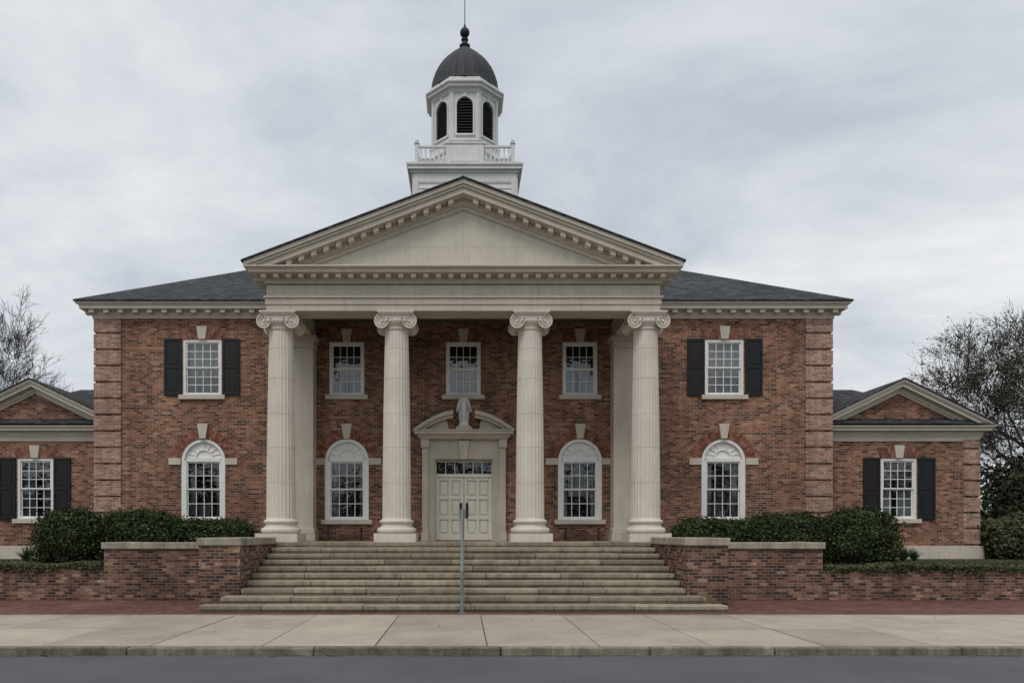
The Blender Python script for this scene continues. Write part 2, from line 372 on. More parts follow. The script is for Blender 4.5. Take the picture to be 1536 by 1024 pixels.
lime.box(-XW-0.06,-6.3,YW-0.07,YW-0.003,1.1,1.4); lime.box(6.3,XW+0.06,YW-0.07,YW-0.003,1.1,1.4)
for sx in (-1,1):
    z=1.45
    while z<9.0:
        z1=min(z+0.485,9.05)
        quoin.box(sx*(XW-0.88),sx*(XW+0.045),YW-0.045,YW+0.85,z,z1)
        z+=0.55
# ------------------------------------------------------------------ cornices
def cornice(bl,path,zt,H=0.45,O=0.46,sp=0.5,bw=0.17,closed=False,frieze=0.0,blocks=True):
    bl.sweep(path,[(0.003,zt-H),(0.05,zt-H),(0.07,zt-H+0.06),(0.10,zt-H+0.10),(0.10,zt-H*0.45),(O*0.80,zt-H*0.45),(O*0.80,zt-H*0.25),(O*0.85,zt-H*0.2),(O,zt-0.04),(O,zt),(0.003,zt)],closed)
    if blocks: bl.blocks(path,sp,bw,0.09,O*0.66,zt-H*0.45-0.115,zt-H*0.45+0.004,closed)
    if frieze>0: bl.sweep(path,[(-0.002,zt-H-frieze),(0.035,zt-H-frieze),(0.035,zt-H+0.002),(-0.002,zt-H+0.002)],closed)
mp=[(5.6,YW),(XW,YW),(XW,37),(-XW,37),(-XW,YW),(-5.6,YW)]
cornice(trim,mp,9.50,H=0.45,O=0.46,sp=0.48,bw=0.17)
pp=[(-5.77,YW-0.01),(-5.77,YF),(5.77,YF),(5.77,YW-0.01)]
def beam(bl,off,z0,z1,t):
    bl.sweep(pp,[(off,z0),(off,z1),(-t,z1),(-t,z0)])
beam(lime,0.0,8.34,8.52,0.80); beam(lime,0.03,8.523,8.70,0.78)
beam(lime,0.075,8.703,8.765,0.76); beam(lime,0.0,8.768,9.10,0.78)
cornice(lime,pp,9.50,H=0.38,O=0.53,sp=0.362,bw=0.15)
for x in (-4.66,-2.2,0.0,2.2,4.66):
    sj.box(x-0.004,x+0.004,YF-0.0015,YF+0.02,8.77,9.09); 
for x in (-3.45,-1.99,1.99,3.45,0.0):
    sj.box(x-0.004,x+0.004,YF-0.0015,YF+0.02,8.345,8.52); sj.box(x-0.004,x+0.004,YF-0.0315,YF-0.02,8.525,8.70)
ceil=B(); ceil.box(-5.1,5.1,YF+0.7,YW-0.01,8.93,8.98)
S=0.375; W=6.30; ZE=9.60
def rakelayer(bl,xc,W,ZE,S,h0,h1,y0,y1,zc,vert=False):
    at=ZE+S*W
    xt=(at+h0-zc)/S; xb=(at+h1-zc)/S
    if vert or xt>W:
        pts=[(-W,max(zc,ZE+h1)),(-W,ZE+h0),(0,at+h0),(W,ZE+h0),(W,max(zc,ZE+h1))]
        if xb<W: pts+=[(xb,zc),(0,at+h1),(-xb,zc)]
        else: pts+=[(0,at+h1)]
    else: pts=[(-xt,zc),(0,at+h0),(xt,zc),(xb,zc),(0,at+h1),(-xb,zc)]
    bl.prism([(xc+a,b) for a,b in pts],y0,y1)
def rakeblocks(bl,xc,W,ZE,S,h0,h1,y0,y1,sp,bw,zc):
    n=int(W/sp)
    for k in range(-n,n+1):
        if k==0: continue
        x=k*sp; z=ZE+S*(W-abs(x))
        if z+h1<zc+0.02: continue
        s_=-S if x>0 else S
        a,b=x-bw/2,x+bw/2
        bl.prism([(xc+a,z+h1-s_*bw/2),(xc+b,z+h1+s_*bw/2),(xc+b,z+h0+s_*bw/2),(xc+a,z+h0-s_*bw/2)] ,y0,y1)
def pediment(bl,xc,W,ZE,S,yf,O,zc,k=1.0,sp=0.36,bw=0.15,blocks=True):
    rakelayer(bl,xc,W,ZE,S,0,-0.11*k,yf-O,yf+0.1,zc,True)
    rakelayer(bl,xc,W-0.03,ZE+S*0.03,S,-0.112*k,-0.18*k,yf-O*0.9,yf+0.1,zc)
    rakelayer(bl,xc,W-0.05,ZE+S*0.05,S,-0.182*k,-0.32*k,yf-O*0.8,yf+0.1,zc)
    rakelayer(bl,xc,W-0.4,ZE+S*0.4,S,-0.322*k,-0.50*k,yf-0.10,yf+0.1,zc)
    rakelayer(bl,xc,W-0.4,ZE+S*0.4,S,-0.502*k,-0.60*k,yf-0.05,yf+0.1,zc)
    if blocks: rakeblocks(bl,xc,W,ZE,S,-0.318*k,-0.45*k,yf-O*0.66,yf-0.09,sp,bw,zc)
pediment(lime,0,W,ZE,S,YF,0.53,9.503,1.12)
at=ZE+S*W
tym=B(); tym.prism([(-(at-0.6-9.4)/S,9.4),(0,at-0.6),((at-0.6-9.4)/S,9.4)],YF+0.03,YF+0.3)
tym.obj('tympanum',stone('tympanum_stucco',(0.63,0.585,0.495),var=0.2,streak=0.25,scale=0.5,bmp=0.003,blot=0.05),bld)
for x,z0,z1 in ((-1.6,9.6,10.6),(1.6,9.6,10.6),(-0.0,10.2,11.1),(-3.0,9.55,10.1),(3.0,9.55,10.1)): sj.box(x-0.003,x+0.003,YF+0.029,YF+0.04,z0,z1)
sj.box(-2.2,2.2,YF+0.029,YF+0.04,10.2,10.206)
def roofslabs(xc,W,ZE,S,y0,y1,t=0.05,over=0.05):
    for sgn in (-1,1):
        pts=[(0,ZE+S*W+0.003),(sgn*(W+over),ZE-S*over+0.003),(sgn*(W+over),ZE-S*over+t),(0,ZE+S*W+t)]
        slate.prism([(xc+a,b) for a,b in pts],y0,y1)
roofslabs(0,W,ZE,S,YF-0.58,29.5)
def hip(x0,x1,y0,y1,z,s,t=0.05):
    d=(y1-y0)/2; zr=z+s*d
    slate.add([(x0,y0,z),(x1,y0,z),(x1,y1,z),(x0,y1,z),(x0+d,y0+d,zr),(x1-d,y0+d,zr),(x0,y0,z-t),(x1,y0,z-t),(x1,y1,z-t),(x0,y1,z-t)],
      [(0,1,5,4),(1,2,5),(2,3,4,5),(3,0,4),(6,7,1,0),(7,8,2,1),(8,9,3,2),(9,6,0,3),(6,9,8,7)])
hip(-12.9,12.9,24.22,37.5,9.56,0.575)

# ------------------------------------------------------------------ low wings
for sx,xc in ((-1,14.75),(1,15.0)):
    X=Matrix.Scale(sx,4,(1,0,0))
    for b in (brick,quoin,lime,trim,white,glass,curt,vous,mort,shut,slate,dark,stonetrim,iron): b.xf=X
    YL=25.3; xo=xc+2.78; 
    brick.holed([(12.41,0.5),(xo,0.5),(xo,5.1),(12.41,5.1)],[hole_rect(xc+0.02,1.24,2.33,4.42)],YL,0.22)
    brick.box(xo-0.25,xo,YL+0.221,31,0.5,5.09); brick.box(12.41,xo-0.25,30.75,31,0.5,5.09)
    dark.box(12.5,xo-0.3,YL+1.0,YL+1.1,0.6,5.0)
    rectwin(xc+0.02,1.24,2.33,4.42,YL,4,3,1,[(-.95,-.15,0,1),(.2,.95,0,1)],0.34)
    z=1.47
    while z<5.0:
        z1=min(z+0.485,5.07); quoin.box(xo-0.55,xo+0.04,YL-0.04,YL+0.6,z,z1); z+=0.55
    lime.box(12.42,xo+0.12,YL-0.12,YL-0.003,0.94,1.22); lime.box(12.42,xo+0.10,YL-0.09,YL-0.003,1.223,1.40)
    path=[(12.41,YL),(xo,YL),(xo,31)]
    cornice(trim,path,5.50,H=0.36,O=0.36,blocks=False,frieze=0.14)
    Wl=3.12; s2=0.485; ze=5.56
    pediment(trim,xc,Wl,ze,s2,YL,0.38,5.503,0.72,blocks=False)
    a2=ze+s2*Wl
    brick.prism([(xc-(a2-.4-5.4)/s2,5.4),(xc,a2-.4),(xc+(a2-.4-5.4)/s2,5.4)],YL+0.02,YL+0.25)
    roofslabs(xc,Wl,ze,s2,YL-0.42,28.4,0.045,0.04)
    d=(31.4-24.9)/2; 
    z=5.55; zr=z+0.55*d; x1=xo+0.4; x0=12.42
    slate.add([(x0,24.9,z),(x1,24.9,z),(x1,31.4,z),(x0,31.4,z),(x0,24.9+d,zr),(x1-d,24.9+d,zr)],[(0,1,5,4),(1,2,5),(2,3,4,5),(3,0,4)])
for b in (brick,quoin,lime,trim,white,glass,curt,vous,mort,shut,slate,dark,stonetrim,iron): b.xf=None

# ------------------------------------------------------------------ columns
colb=B()
def column(cx,cy):
    colb.box(cx-0.61,cx+0.61,cy-0.61,cy+0.61,FL,FL+0.25)
    def torus(zc,h,r,n=8): return [(r+ (h/2)*math.cos(-math.pi/2+math.pi*i/n), zc+(h/2)*math.sin(-math.pi/2+math.pi*i/n)) for i in range(n+1)]
    pr=[(0.45,FL+0.251)]+torus(FL+0.34,0.17,0.50)+[(0.50,FL+0.44),(0.465,FL+0.46),(0.455,FL+0.50),(0.47,FL+0.54)]+torus(FL+0.595,0.11,0.455)+[(0.44,FL+0.665),(0.43,FL+0.70)]
    colb.lathe(cx,cy,pr,48)
    n=24
    def rf(a,z):
        t=(a*n/(2*math.pi))%1.0; d=abs(t-0.5)*2
        return 1-0.040*math.sqrt(max(0,1-(d/0.80)**2)) if d<0.80 else 1.0
    z0=FL+0.70; z1=7.86; prof=[]
    joints=[0.18,0.37,0.55,0.74,0.9]
    ts=sorted([i/12 for i in range(13)]+[j+e for j in joints for e in (-0.0013,-0.0006,0.0006,0.0013)])
    for t in ts:
        r=0.425-0.075*(t**1.6)
        if any(abs(t-j)<0.001 for j in joints): r*=0.975
        prof.append((r,z0+0.04+(z1-0.08-z0)*t))
    prof=[(0.43,z0+0.001)]+prof
    colb.lathe(cx,cy,prof,n*8,rf)
    colb.lathe(cx,cy,[(0.35,7.82),(0.375,7.84),(0.375,7.87),(0.355,7.88),(0.36,7.93),(0.42,7.98),(0.455,8.04),(0.46,8.10),(0.40,8.14)],40)
    colb.box(cx-0.40,cx+0.40,cy-0.42,cy+0.42,8.13,8.235)
    colb.box(cx-0.50,cx+0.50,cy-0.47,cy+0.47,8.237,8.285); colb.box(cx-0.53,cx+0.53,cy-0.50,cy+0.50,8.287,8.338)
    for sx in (-1,1):
        vx=cx+sx*0.40; vz=8.035; R=0.20
        pts=[];rad=[]
        for i in range(9):
            t=i/8; pts.append((vx,cy-0.40+0.80*t,vz)); rad.append(R*0.93-0.07*math.sin(math.pi*t))
        colb.tube(pts,rad,24)
        for sy in (-1,1):
            sp=[];rr=[]
            for i in range(58):
                t=i/57
                ang=math.pi/2 - sx*t*2.2*2*math.pi
                r=(R-0.012)*(1-t)**0.85+0.035
                sp.append((vx+r*math.cos(ang),cy+sy*0.415,vz+r*math.sin(ang))); rr.append(0.027*(1-0.45*t))
            colb.tube(sp,rr,6)
            colb.sphere((vx,cy+sy*0.415,vz),0.04,10,6)
    for sy in (-1,1):
        for k in range(-2,3): colb.sphere((cx+k*0.13,cy+sy*0.42,8.06),(0.045,0.05,0.06),10,6)
        colb.tube([(cx-0.42,cy+sy*0.42,8.215),(cx+0.42,cy+sy*0.42,8.215)],0.022,6)
for x in (-5.44,-1.99,1.99,5.44): column(x,YC)
colb.obj('portico_columns',M['col'],bld,smooth=True)
for sx in (-1,1):
    x0,x1=sx*4.95,sx*5.80
    lime.box(x0,x1,YW-0.55,YW-0.003,FL+0.25,7.95)
    lime.box(sx*4.87,sx*5.88,YW-0.63,YW-0.003,FL,FL+0.247)
    lime.box(sx*4.90,sx*5.85,YW-0.60,YW-0.003,FL+0.25,FL+0.42)
    for k,(z0,z1,e) in enumerate(((7.953,8.02,0.05),(8.023,8.17,0.02),(8.173,8.25,0.07),(8.253,8.336,0.11))):
        lime.box(sx*(4.95-e),sx*(5.80+e),YW-0.55-e,YW-0.003,z0,z1)
# ------------------------------------------------------------------ doorway
dc=0.02; dy=YW
D=B()
for sx in (-1,1):
    D.box(dc+sx*0.97,dc+sx*1.22,dy-0.10,dy+0.18,FL,4.30)
    D.box(dc+sx*1.20,dc+sx*1.40,dy-0.16,dy-0.002,FL,4.98)
    D.box(dc+sx*1.18,dc+sx*1.43,dy-0.20,dy-0.002,FL,FL+0.3)
    D.box(dc+sx*1.17,dc+sx*1.44,dy-0.22,dy-0.002,4.70,4.98)
    D.box(dc+sx*1.02,dc+sx*1.06,dy-0.13,dy-0.09,FL,4.34)
D.box(dc-1.22,dc+1.22,dy-0.10,dy+0.18,4.302,4.55)
D.box(dc-1.06,dc+1.06,dy-0.13,dy-0.09,4.34,4.38)
D.box(dc-1.20,dc+1.20,dy-0.07,dy-0.002,4.552,4.98)
D.prism([(dc-.11,4.31),(dc+.11,4.31),(dc+.17,4.93),(dc-.17,4.93)],dy-0.2,dy-0.05)
dp=[(dc-1.44,dy-0.003),(dc-1.44,dy-0.22),(dc+1.44,dy-0.22),(dc+1.44,dy-0.003)]
D.sweep(dp,[(0,4.982),(0.03,4.982),(0.05,5.04),(0.10,5.05),(0.10,5.12),(0.20,5.13),(0.20,5.20),(0.24,5.25),(0.24,5.28),(0,5.28)])
D.box(dc-1.44,dc+1.44,dy-0.22,dy-0.003,4.985,5.279)
x=-1.40
while x<1.42:
    D.box(dc+x,dc+x+0.05,dy-0.285,dy-0.2,5.045,5.10); x+=0.1
for sx in (-1,1):
    def cur(r,dz,n=12):
        pts=[]
        for i in range(n+1):
            t=i/n; xx=1.66-1.30*t; zz=5.28+0.60*math.sin(t*math.pi/2*0.92)
            pts.append((dc+sx*(xx),zz+dz))
        return pts
    top=cur(0,0.03); bot=cur(0,-0.10)
    bot=[(a,max(b,5.283)) for a,b in bot]
    D.prism(top+bot[::-1],dy-0.44,dy-0.003)
    bot2=[(a,max(b,5.282)) for a,b in cur(0,-0.2)]; mid=[(a,max(b-0.003,5.283)) for a,b in bot]
    D.prism([(a,b) for a,b in mid]+[(a,max(b-0.001,5.2815)) for a,b in bot2[::-1]],dy-0.34,dy-0.004)
    D.prism([(dc+sx*1.5,5.282),(dc+sx*0.5,5.282)]+[(a,b) for a,b in bot2[::-1] if 0.5<abs(a-dc)<1.5],dy-0.15,dy-0.005)
D.box(dc-0.26,dc+0.26,dy-0.42,dy-0.003,5.283,5.36); D.box(dc-0.20,dc+0.20,dy-0.38,dy-0.003,5.363,5.42)
D.obj('door_surround',M['lime'],bld,bevel=0.008)
d=B()
for sx in (-1,1):
    a=dc+sx*0.008; b=dc+sx*0.93; x0,x1=min(a,b),max(a,b)
    d.box(x0,x1,dy+0.155,dy+0.175,FL+0.02,3.72)       # back sheet
    xm=(x0+x1)/2
    rails=[(FL+0.02,FL+0.24),(2.30,2.44),(2.98,3.10),(3.62,3.72)]
    for p,q in ((x0,x0+0.10),(xm-0.05,xm+0.05),(x1-0.10,x1)): d.box(p,q,dy+0.10,dy+0.154,FL+0.02,3.72)
    for p,q in ((x0+0.10,xm-0.05),(xm+0.05,x1-0.10)):
        for u,v in rails: d.box(p,q,dy+0.101,dy+0.154,u,v)
        for (u,v) in ((FL+0.24,2.30),(2.44,2.98),(3.10,3.62)):
            d.box(p+.045,q-.045,dy+0.118,dy+0.154,u+.045,v-.045)
    d.box(dc+sx*0.93,dc+sx*0.97,dy+0.05,dy+0.17,FL,4.29)
d.box(dc-0.93,dc+0.93,dy+0.06,dy+0.17,3.725,3.84); d.box(dc-0.93,dc+0.93,dy+0.06,dy+0.17,4.24,4.29)
for k in range(-2,3): d.box(dc+k*0.31-0.012,dc+k*0.31+0.012,dy+0.09,dy+0.14,3.84,4.24)
d.obj('entrance_doors',M['door'],bld,bevel=0.005)
glass.add([(dc-.93,dy+.12,3.84),(dc+.93,dy+.12,3.84),(dc+.93,dy+.12,4.24),(dc-.93,dy+.12,4.24)],[(0,1,2,3)])
for sx in (-1,1):
    iron.tube([(dc+sx*0.10,dy+0.10,2.40),(dc+sx*0.10,dy+0.02,2.44),(dc+sx*0.10,dy+0.02,2.76),(dc+sx*0.10,dy+0.10,2.80)],0.022,8)
    iron.box(dc+sx*0.06,dc+sx*0.14,dy+0.085,dy+0.099,2.34,2.86)
iron.box(dc-0.006,dc+0.006,dy+0.12,dy+0.15,FL+0.02,3.72)
iron.obj('ironmongery',M['iron'],bld)

# ------------------------------------------------------------------ tower
tx,ty=0.06,30.5
tower.box(tx-2.0,tx+2.0,ty-2.0,ty+2.0,10.5,15.9)
z=11.0
while z<15.6:
    for k in range(4):
        tower.xf=Matrix.Translation((tx,ty,0))@Matrix.Rotation(k*math.pi/2,4,'Z')
        tower.add([(-1.85,-2.002,z),(1.85,-2.002,z),(1.85,-2.03,z),(-1.85,-2.03,z),(-1.85,-2.006,z+0.2),(1.85,-2.006,z+0.2)],[(0,1,2,3),(3,2,5,4)])
    z+=0.2
for k in range(4):
    tower.xf=Matrix.Translation((tx,ty,0))@Matrix.Rotation(k*math.pi/2,4,'Z')
    tower.box(-2.04,-1.80,-2.05,-1.80,10.8,15.6)
    tower.box(-2.0,2.0,-2.045,-2.0,15.45,15.85)
tower.xf=Matrix.Translation((tx,ty,0))
sq=[(-2.0,-2.0),(2.0,-2.0),(2.0,2.0),(-2.0,2.0)]
tower.sweep(sq,[(-0.1,15.80),(0.08,15.80),(0.10,15.88),(0.20,15.90),(0.20,15.99),(0.25,16.05),(0.25,16.14),(-0.1,16.14)],True)
tower.box(-1.95,1.95,-1.95,1.95,16.0,16.16)
for k in range(4):
    tower.xf=Matrix.Translation((tx,ty,0))@Matrix.Rotation(k*math.pi/2,4,'Z')
    tower.box(-1.94,-1.80,-1.94,-1.80,16.16,17.0); tower.box(-1.97,-1.77,-1.97,-1.77,17.003,17.05); tower.lathe(-1.87,-1.87,[(0.03,17.05),(0.07,17.12),(0.05,17.19),(0.01,17.25)],10)
    for (a,b) in ((-1.80,-0.74),(0.74,1.80)):
        tower.box(a,b,-1.92,-1.82,16.86,16.94); tower.box(a,b,-1.91,-1.83,16.22,16.29)
        nb=6
        for i in range(nb):
            xx=a+(b-a)*(i+0.5)/nb
            tower.lathe(xx,-1.87,[(0.03,16.29),(0.045,16.38),(0.05,16.45),(0.022,16.62),(0.035,16.78),(0.03,16.86)],8)
    tower.box(-0.74,0.74,-1.95,-1.2,16.16,16.98); tower.box(-0.78,0.78,-1.98,-1.2,16.983,17.04)
    tower.box(-0.55,0.55,-1.97,-1.94,16.3,16.85)
def octo(ap): 
    R=ap/math.cos(math.pi/8); return [(R*math.cos(math.radians(-112.5+45*i)),R*math.sin(math.radians(-112.5+45*i))) for i in range(8)]
tower.xf=Matrix.Translation((tx,ty,0))
tower.prismz(octo(1.40),16.15,17.10)
tower.sweep(octo(1.40),[(-0.1,17.0),(0.05,17.0),(0.07,17.08),(-0.1,17.26)],True)
tower.prismz(octo(1.36),17.1,17.42); tower.sweep(octo(1.31),[(-0.05,17.40),(0.07,17.40),(0.09,17.46),(0.03,17.52),(-0.05,17.52)],True)
lo=B()
hw=1.31*math.tan(math.pi/8)
for k in range(8):
    X=Matrix.Translation((tx,ty,0))@Matrix.Rotation(k*math.pi/4,4,'Z')
    tower.xf=X; lo.xf=X
    hl=[(-0.32,17.72)]+arc(0,18.86,0.32,math.pi,0,14)+[(0.32,17.72)]
    tower.holed([(-hw,17.4),(hw,17.4),(hw,19.5),(-hw,19.5)],[hl],-1.31,0.10)
    oo=[(-0.38,17.72)]+arc(0,18.86,0.38,math.pi,0,14)+[(0.38,17.72)]
    ii=[(0.325,17.72)]+arc(0,18.86,0.325,0,math.pi,14)+[(-0.325,17.72)]
    tower.prism(oo+ii,-1.345,-1.308); tower.box(-0.40,0.40,-1.37,-1.305,17.64,17.718)
    tower.box(-0.06,0.06,-1.37,-1.30,19.19,19.33)
    tower.box(-hw-0.01,-hw+0.09,-1.36,-1.25,17.52,19.42); tower.box(hw-0.09,hw+0.01,-1.36,-1.25,17.52,19.42)
    tower.box(-hw+0.0,hw-0.0,-1.35,-1.30,19.36,19.5)
    z=17.76
    while z<19.14:
        lim=0.32 if z<18.86 else math.sqrt(max(0.001,0.1024-(z-18.86)**2))
        lo.add([(-lim,-1.30,z),(lim,-1.30,z),(lim,-1.19,z+0.07),(-lim,-1.19,z+0.07),(-lim,-1.30,z-0.03),(lim,-1.30,z-0.03)],[(0,1,2,3),(4,5,1,0)])
        z+=0.115
lo.xf=Matrix.Translation((tx,ty,0)); lo.prismz(octo(1.17),17.45,19.45)
lo.obj('belfry_louvers',M['louver'],bld)
tower.xf=Matrix.Translation((tx,ty,0))
tower.sweep(octo(1.31),[(-0.1,19.42),(0.06,19.42),(0.08,19.5),(0.2,19.52),(0.2,19.6),(0.28,19.66),(0.28,19.72),(-0.1,19.80)],True)
tower.prismz(octo(1.40),19.74,19.95)
tower.xf=None
tower.obj('cupola_tower',M['tower'],bld,bevel=0.006)
dm=B()
def drf(a,z):
    t=((a-math.radians(22.5))%(math.pi/4))-math.pi/8
    o=math.cos(math.pi/8)/math.cos(t); 
    sft=(a%(math.pi/12)); seam=0.018 if sft<0.03 or sft>math.pi/12-0.03 else 0
    k=0.55
    return (1-k)+k*o/0.97+seam if z<21.9 else 1
dprof=[(1.44,19.94),(1.46,19.98),(1.42,20.02),(1.40,20.15),(1.36,20.4),(1.28,20.65),(1.16,20.92),(1.0,21.18),(0.80,21.42),(0.57,21.64),(0.36,21.80),(0.22,21.92),(0.16,22.02)]
dm.lathe(tx,ty,dprof,192,drf)
dm.lathe(tx,ty,[(0.16,22.0),(0.22,22.04),(0.22,22.09),(0.12,22.14),(0.10,22.26),(0.15,22.31),(0.15,22.35),(0.06,22.41),(0.05,22.46)],20)
dm.sphere((tx,ty,22.63),0.20,20,12)
dm.lathe(tx,ty,[(0.06,22.8),(0.05,22.9),(0.018,23.0),(0.012,25.6)],8)
dm.obj('dome',M['dome'],bld,smooth=True)

brick.obj('brick_walls',M['brick'],bld); quoin.obj('brick_quoins',M['quoin'],bld,bevel=0.012)
lime.obj('portico_entablature',M['lime'],bld,bevel=0.007); trim.obj('cornice',M['trim'],bld,bevel=0.006)
white.obj('window_frames',M['white'],bld); glass.obj('window_panes',M['glass'],bld); curt.obj('curtains',M['curtain'],bld)
vous.obj('brick_arches',M['voussoir'],bld); mort.obj('arch_mortar',M['mortar'],bld); shut.obj('shutters',M['shutter'],bld,bevel=0.004)
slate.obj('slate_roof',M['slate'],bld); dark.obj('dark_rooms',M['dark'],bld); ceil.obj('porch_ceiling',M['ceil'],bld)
stonetrim.obj('stone_sills_and_keystones',M['lime'],bld,bevel=0.006); sj.obj('stone_joints',M['softjoint'],bld)

# ------------------------------------------------------------------ statue (robed, veiled figure, hands lowered and open)
st=B(); sxp,syp,sz=dc,YW-0.24,5.42
def srf(a,z):
    h=(z-sz)
    fold=0.075*math.sin(10*a+h*3)*max(0,1-h/0.85)
    return (1+fold)*(1-0.25*abs(math.sin(a)))
st.box(sxp-0.15,sxp+0.15,syp-0.13,syp+0.13,sz+0.002,sz+0.07)
z_=sz+0.07
st.lathe(sxp,syp,[(0.150,z_),(0.152,z_+0.03),(0.130,z_+0.08),(0.125,z_+0.25),(0.118,z_+0.42),(0.100,z_+0.56),(0.098,z_+0.62),(0.125,z_+0.74),(0.140,z_+0.80),(0.125,z_+0.845),(0.060,z_+0.875),(0.042,z_+0.89),(0.042,z_+0.93)],40,srf)
hz=z_+1.0
st.sphere((sxp,syp-0.015,hz),(0.060,0.068,0.082),16,12)             # face / head
st.sphere((sxp,syp-0.086,hz-0.005),(0.010,0.015,0.018),8,6)         # nose
st.sphere((sxp,syp+0.022,hz+0.012),(0.078,0.072,0.095),16,12)       # veil
for s_ in (-1,1):
    st.tube([(sxp+s_*0.062,syp+0.02,hz),(sxp+s_*0.085,syp+0.03,hz-0.10),(sxp+s_*0.135,syp+0.03,z_+0.80)],[0.022,0.028,0.03],8)
    # sleeves and forearms
    st.tube([(sxp+s_*0.125,syp,z_+0.79),(sxp+s_*0.165,syp-0.01,z_+0.66),(sxp+s_*0.195,syp-0.05,z_+0.53),(sxp+s_*0.225,syp-0.10,z_+0.45)],[0.045,0.044,0.04,0.024],12)
    st.sphere((sxp+s_*0.232,syp-0.112,z_+0.43),(0.020,0.014,0.028),10,8)
    for q in range(4): st.tube([(sxp+s_*(0.222+0.008*q),syp-0.115,z_+0.415),(sxp+s_*(0.226+0.010*q),syp-0.125,z_+0.365+0.006*abs(q-1.5))],0.006,6)
    st.tube([(sxp+s_*0.215,syp-0.112,z_+0.44),(sxp+s_*0.200,syp-0.125,z_+0.405)],0.006,6)
    # mantle falling from the arms
    st.tube([(sxp+s_*0.125,syp+0.03,z_+0.78),(sxp+s_*0.150,syp+0.04,z_+0.5),(sxp+s_*0.140,syp+0.04,z_+0.2),(sxp+s_*0.120,syp+0.03,z_+0.04)],[0.035,0.036,0.034,0.02],10)
st.obj('statue',M['statue'],None,smooth=True)

# ------------------------------------------------------------------ steps
steps=empty('stone_steps')
sb=B(); R=FL/10; T=0.47; Y0=16.97
core=B()
for n in range(1,11):
    y=Y0+T*(n-1); hx={1:6.14,2:5.79}.get(n,5.44)
    z0,z1=R*(n-1),R*n
    core.box(-hx+0.03,hx-0.03,y+0.05,(y+T+0.2) if n<10 else YW-0.02,z0-0.02,z1-0.02)
    if n==10: break
    L=[-hx]; 
    off=random.uniform(1.2,2.2); xx=-hx+off
    while xx<hx-0.9: L.append(xx); xx+=random.uniform(1.6,2.6)
    L.append(hx)
    for a,b in zip(L[:-1],L[1:]):
        dz=random.uniform(-0.006,0.004); dyy=random.uniform(-0.012,0.012)
        sb.box(a+0.005,b-0.005,y+dyy,y+T+0.05,z1-0.105,z1+dz)
        sb.box(a+0.005,b-0.005,y+0.035+dyy,y+T+0.04,z0+0.001,z1-0.107)
sb.obj('step_blocks',M['step'],steps,bevel=0.016); 
pf=B(); y=Y0+T*9
xs=[-6.3+1.26*i for i in range(11)]
for i in range(10):
    pf.box(xs[i]+0.003,xs[i+1]-0.003,y+0.0,y+0.6,FL-0.105,FL)
    for j in range(2): pf.box(xs[i]+0.003,xs[i+1]-0.003,y+0.606+1.45*j,y+0.6+1.45*(j+1),FL-0.1,FL)
pf.box(-5.44,5.44,y+0.025,y+0.5,FL-R,FL-0.107)
pf.obj('porch_floor',M['step'],steps,bevel=0.01)
core.box(-6.28,6.28,y+0.05,YW-0.02,0,FL-0.11)
core.obj('step_core',M['joint'],steps)

# ------------------------------------------------------------------ retaining walls
for sx in (-1,1):
    e=empty('retaining_wall')
    w=B(); c=B(); w.xf=c.xf=Matrix.Scale(sx,4,(1,0,0))
    w.box(5.46,6.47,17.93,21.19,0.0,1.53)
    for a,b in ((17.88,19.0),(19.0,20.1),(20.1,21.195)): c.box(5.41,6.52,a+0.002,b-0.002,1.532,1.72)
    w.box(6.472,9.80,20.0,20.36,0.0,1.40)
    w.box(9.802,34,20.05,20.35,0.0,0.86 if sx<0 else 0.80)
    w.box(9.52,9.80,20.361,23.0,0.0,1.40)
    for a,b in ((6.53,8.15),(8.15,9.86)): c.box(a+0.002,b-0.002,19.94,20.42,1.402,1.585)
    c.box(9.46,9.86,20.422,23.0,1.402,1.584)
    w.obj('brickwork',M['wallbrick'],e); c.obj('coping',M['cap'],e,bevel=0.018)

# ------------------------------------------------------------------ handrail
hr=B(); hx=-0.03
def ztop(y): 
    k=max(0,min(10,int((y-Y0)/T)+1)) if y>=Y0 else 0
    return R*k
base=[Y0-0.12,Y0+T*4+0.25,Y0+T*9+0.3]
slope=R/T
for y in base:
    zt=ztop(y)
    top=(y-base[0])*slope+0.95
    hr.tube([(hx,y,zt),(hx,y,top)],0.038,12); hr.box(hx-0.08,hx+0.08,y-0.08,y+0.08,zt,zt+0.014)
def rz(y,h): return (y-base[0])*slope+h
for hh,r in ((0.95,0.036),(0.5,0.022)):
    hr.tube([(hx,base[0],rz(base[0],hh)),(hx,base[2],rz(base[2],hh))],r,12)
hr.tube([(hx,base[2],rz(base[2],0.95)),(hx,base[2]+0.35,rz(base[2],0.95))],0.036,12)
hr.tube([(hx,base[0],0.95),(hx,base[0]-0.18,0.93),(hx,base[0]-0.2,0.80)],0.034,12)
hr.box(hx-0.09,hx+0.09,base[2]-0.05,base[2]+0.04,2.27,2.52)
hr.obj('handrail',M['galv'],None,smooth=True)

# ------------------------------------------------------------------ benches on the porch
for sx in (-1,1):
    b=B(); cx=sx*3.93; y=YW-0.65
    for k in range(5): b.box(cx-0.65,cx+0.65,y+k*0.085,y+k*0.085+0.06,FL+0.42,FL+0.445)
    for xx in (cx-0.55,cx+0.55):
        for yy in (y+0.02,y+0.37): b.tube([(xx,yy,FL),(xx,yy+0.0,FL+0.42)],0.018,8)
        b.tube([(xx,y+0.02,FL+0.41),(xx,y+0.37,FL+0.41)],0.018,8); b.tube([(xx,y+0.02,FL+0.12),(xx,y+0.37,FL+0.12)],0.012,8)
    b.tube([(cx-0.55,y+0.2,FL+0.12),(cx+0.55,y+0.2,FL+0.12)],0.012,8)
    b.obj('iron_bench',M['iron'])

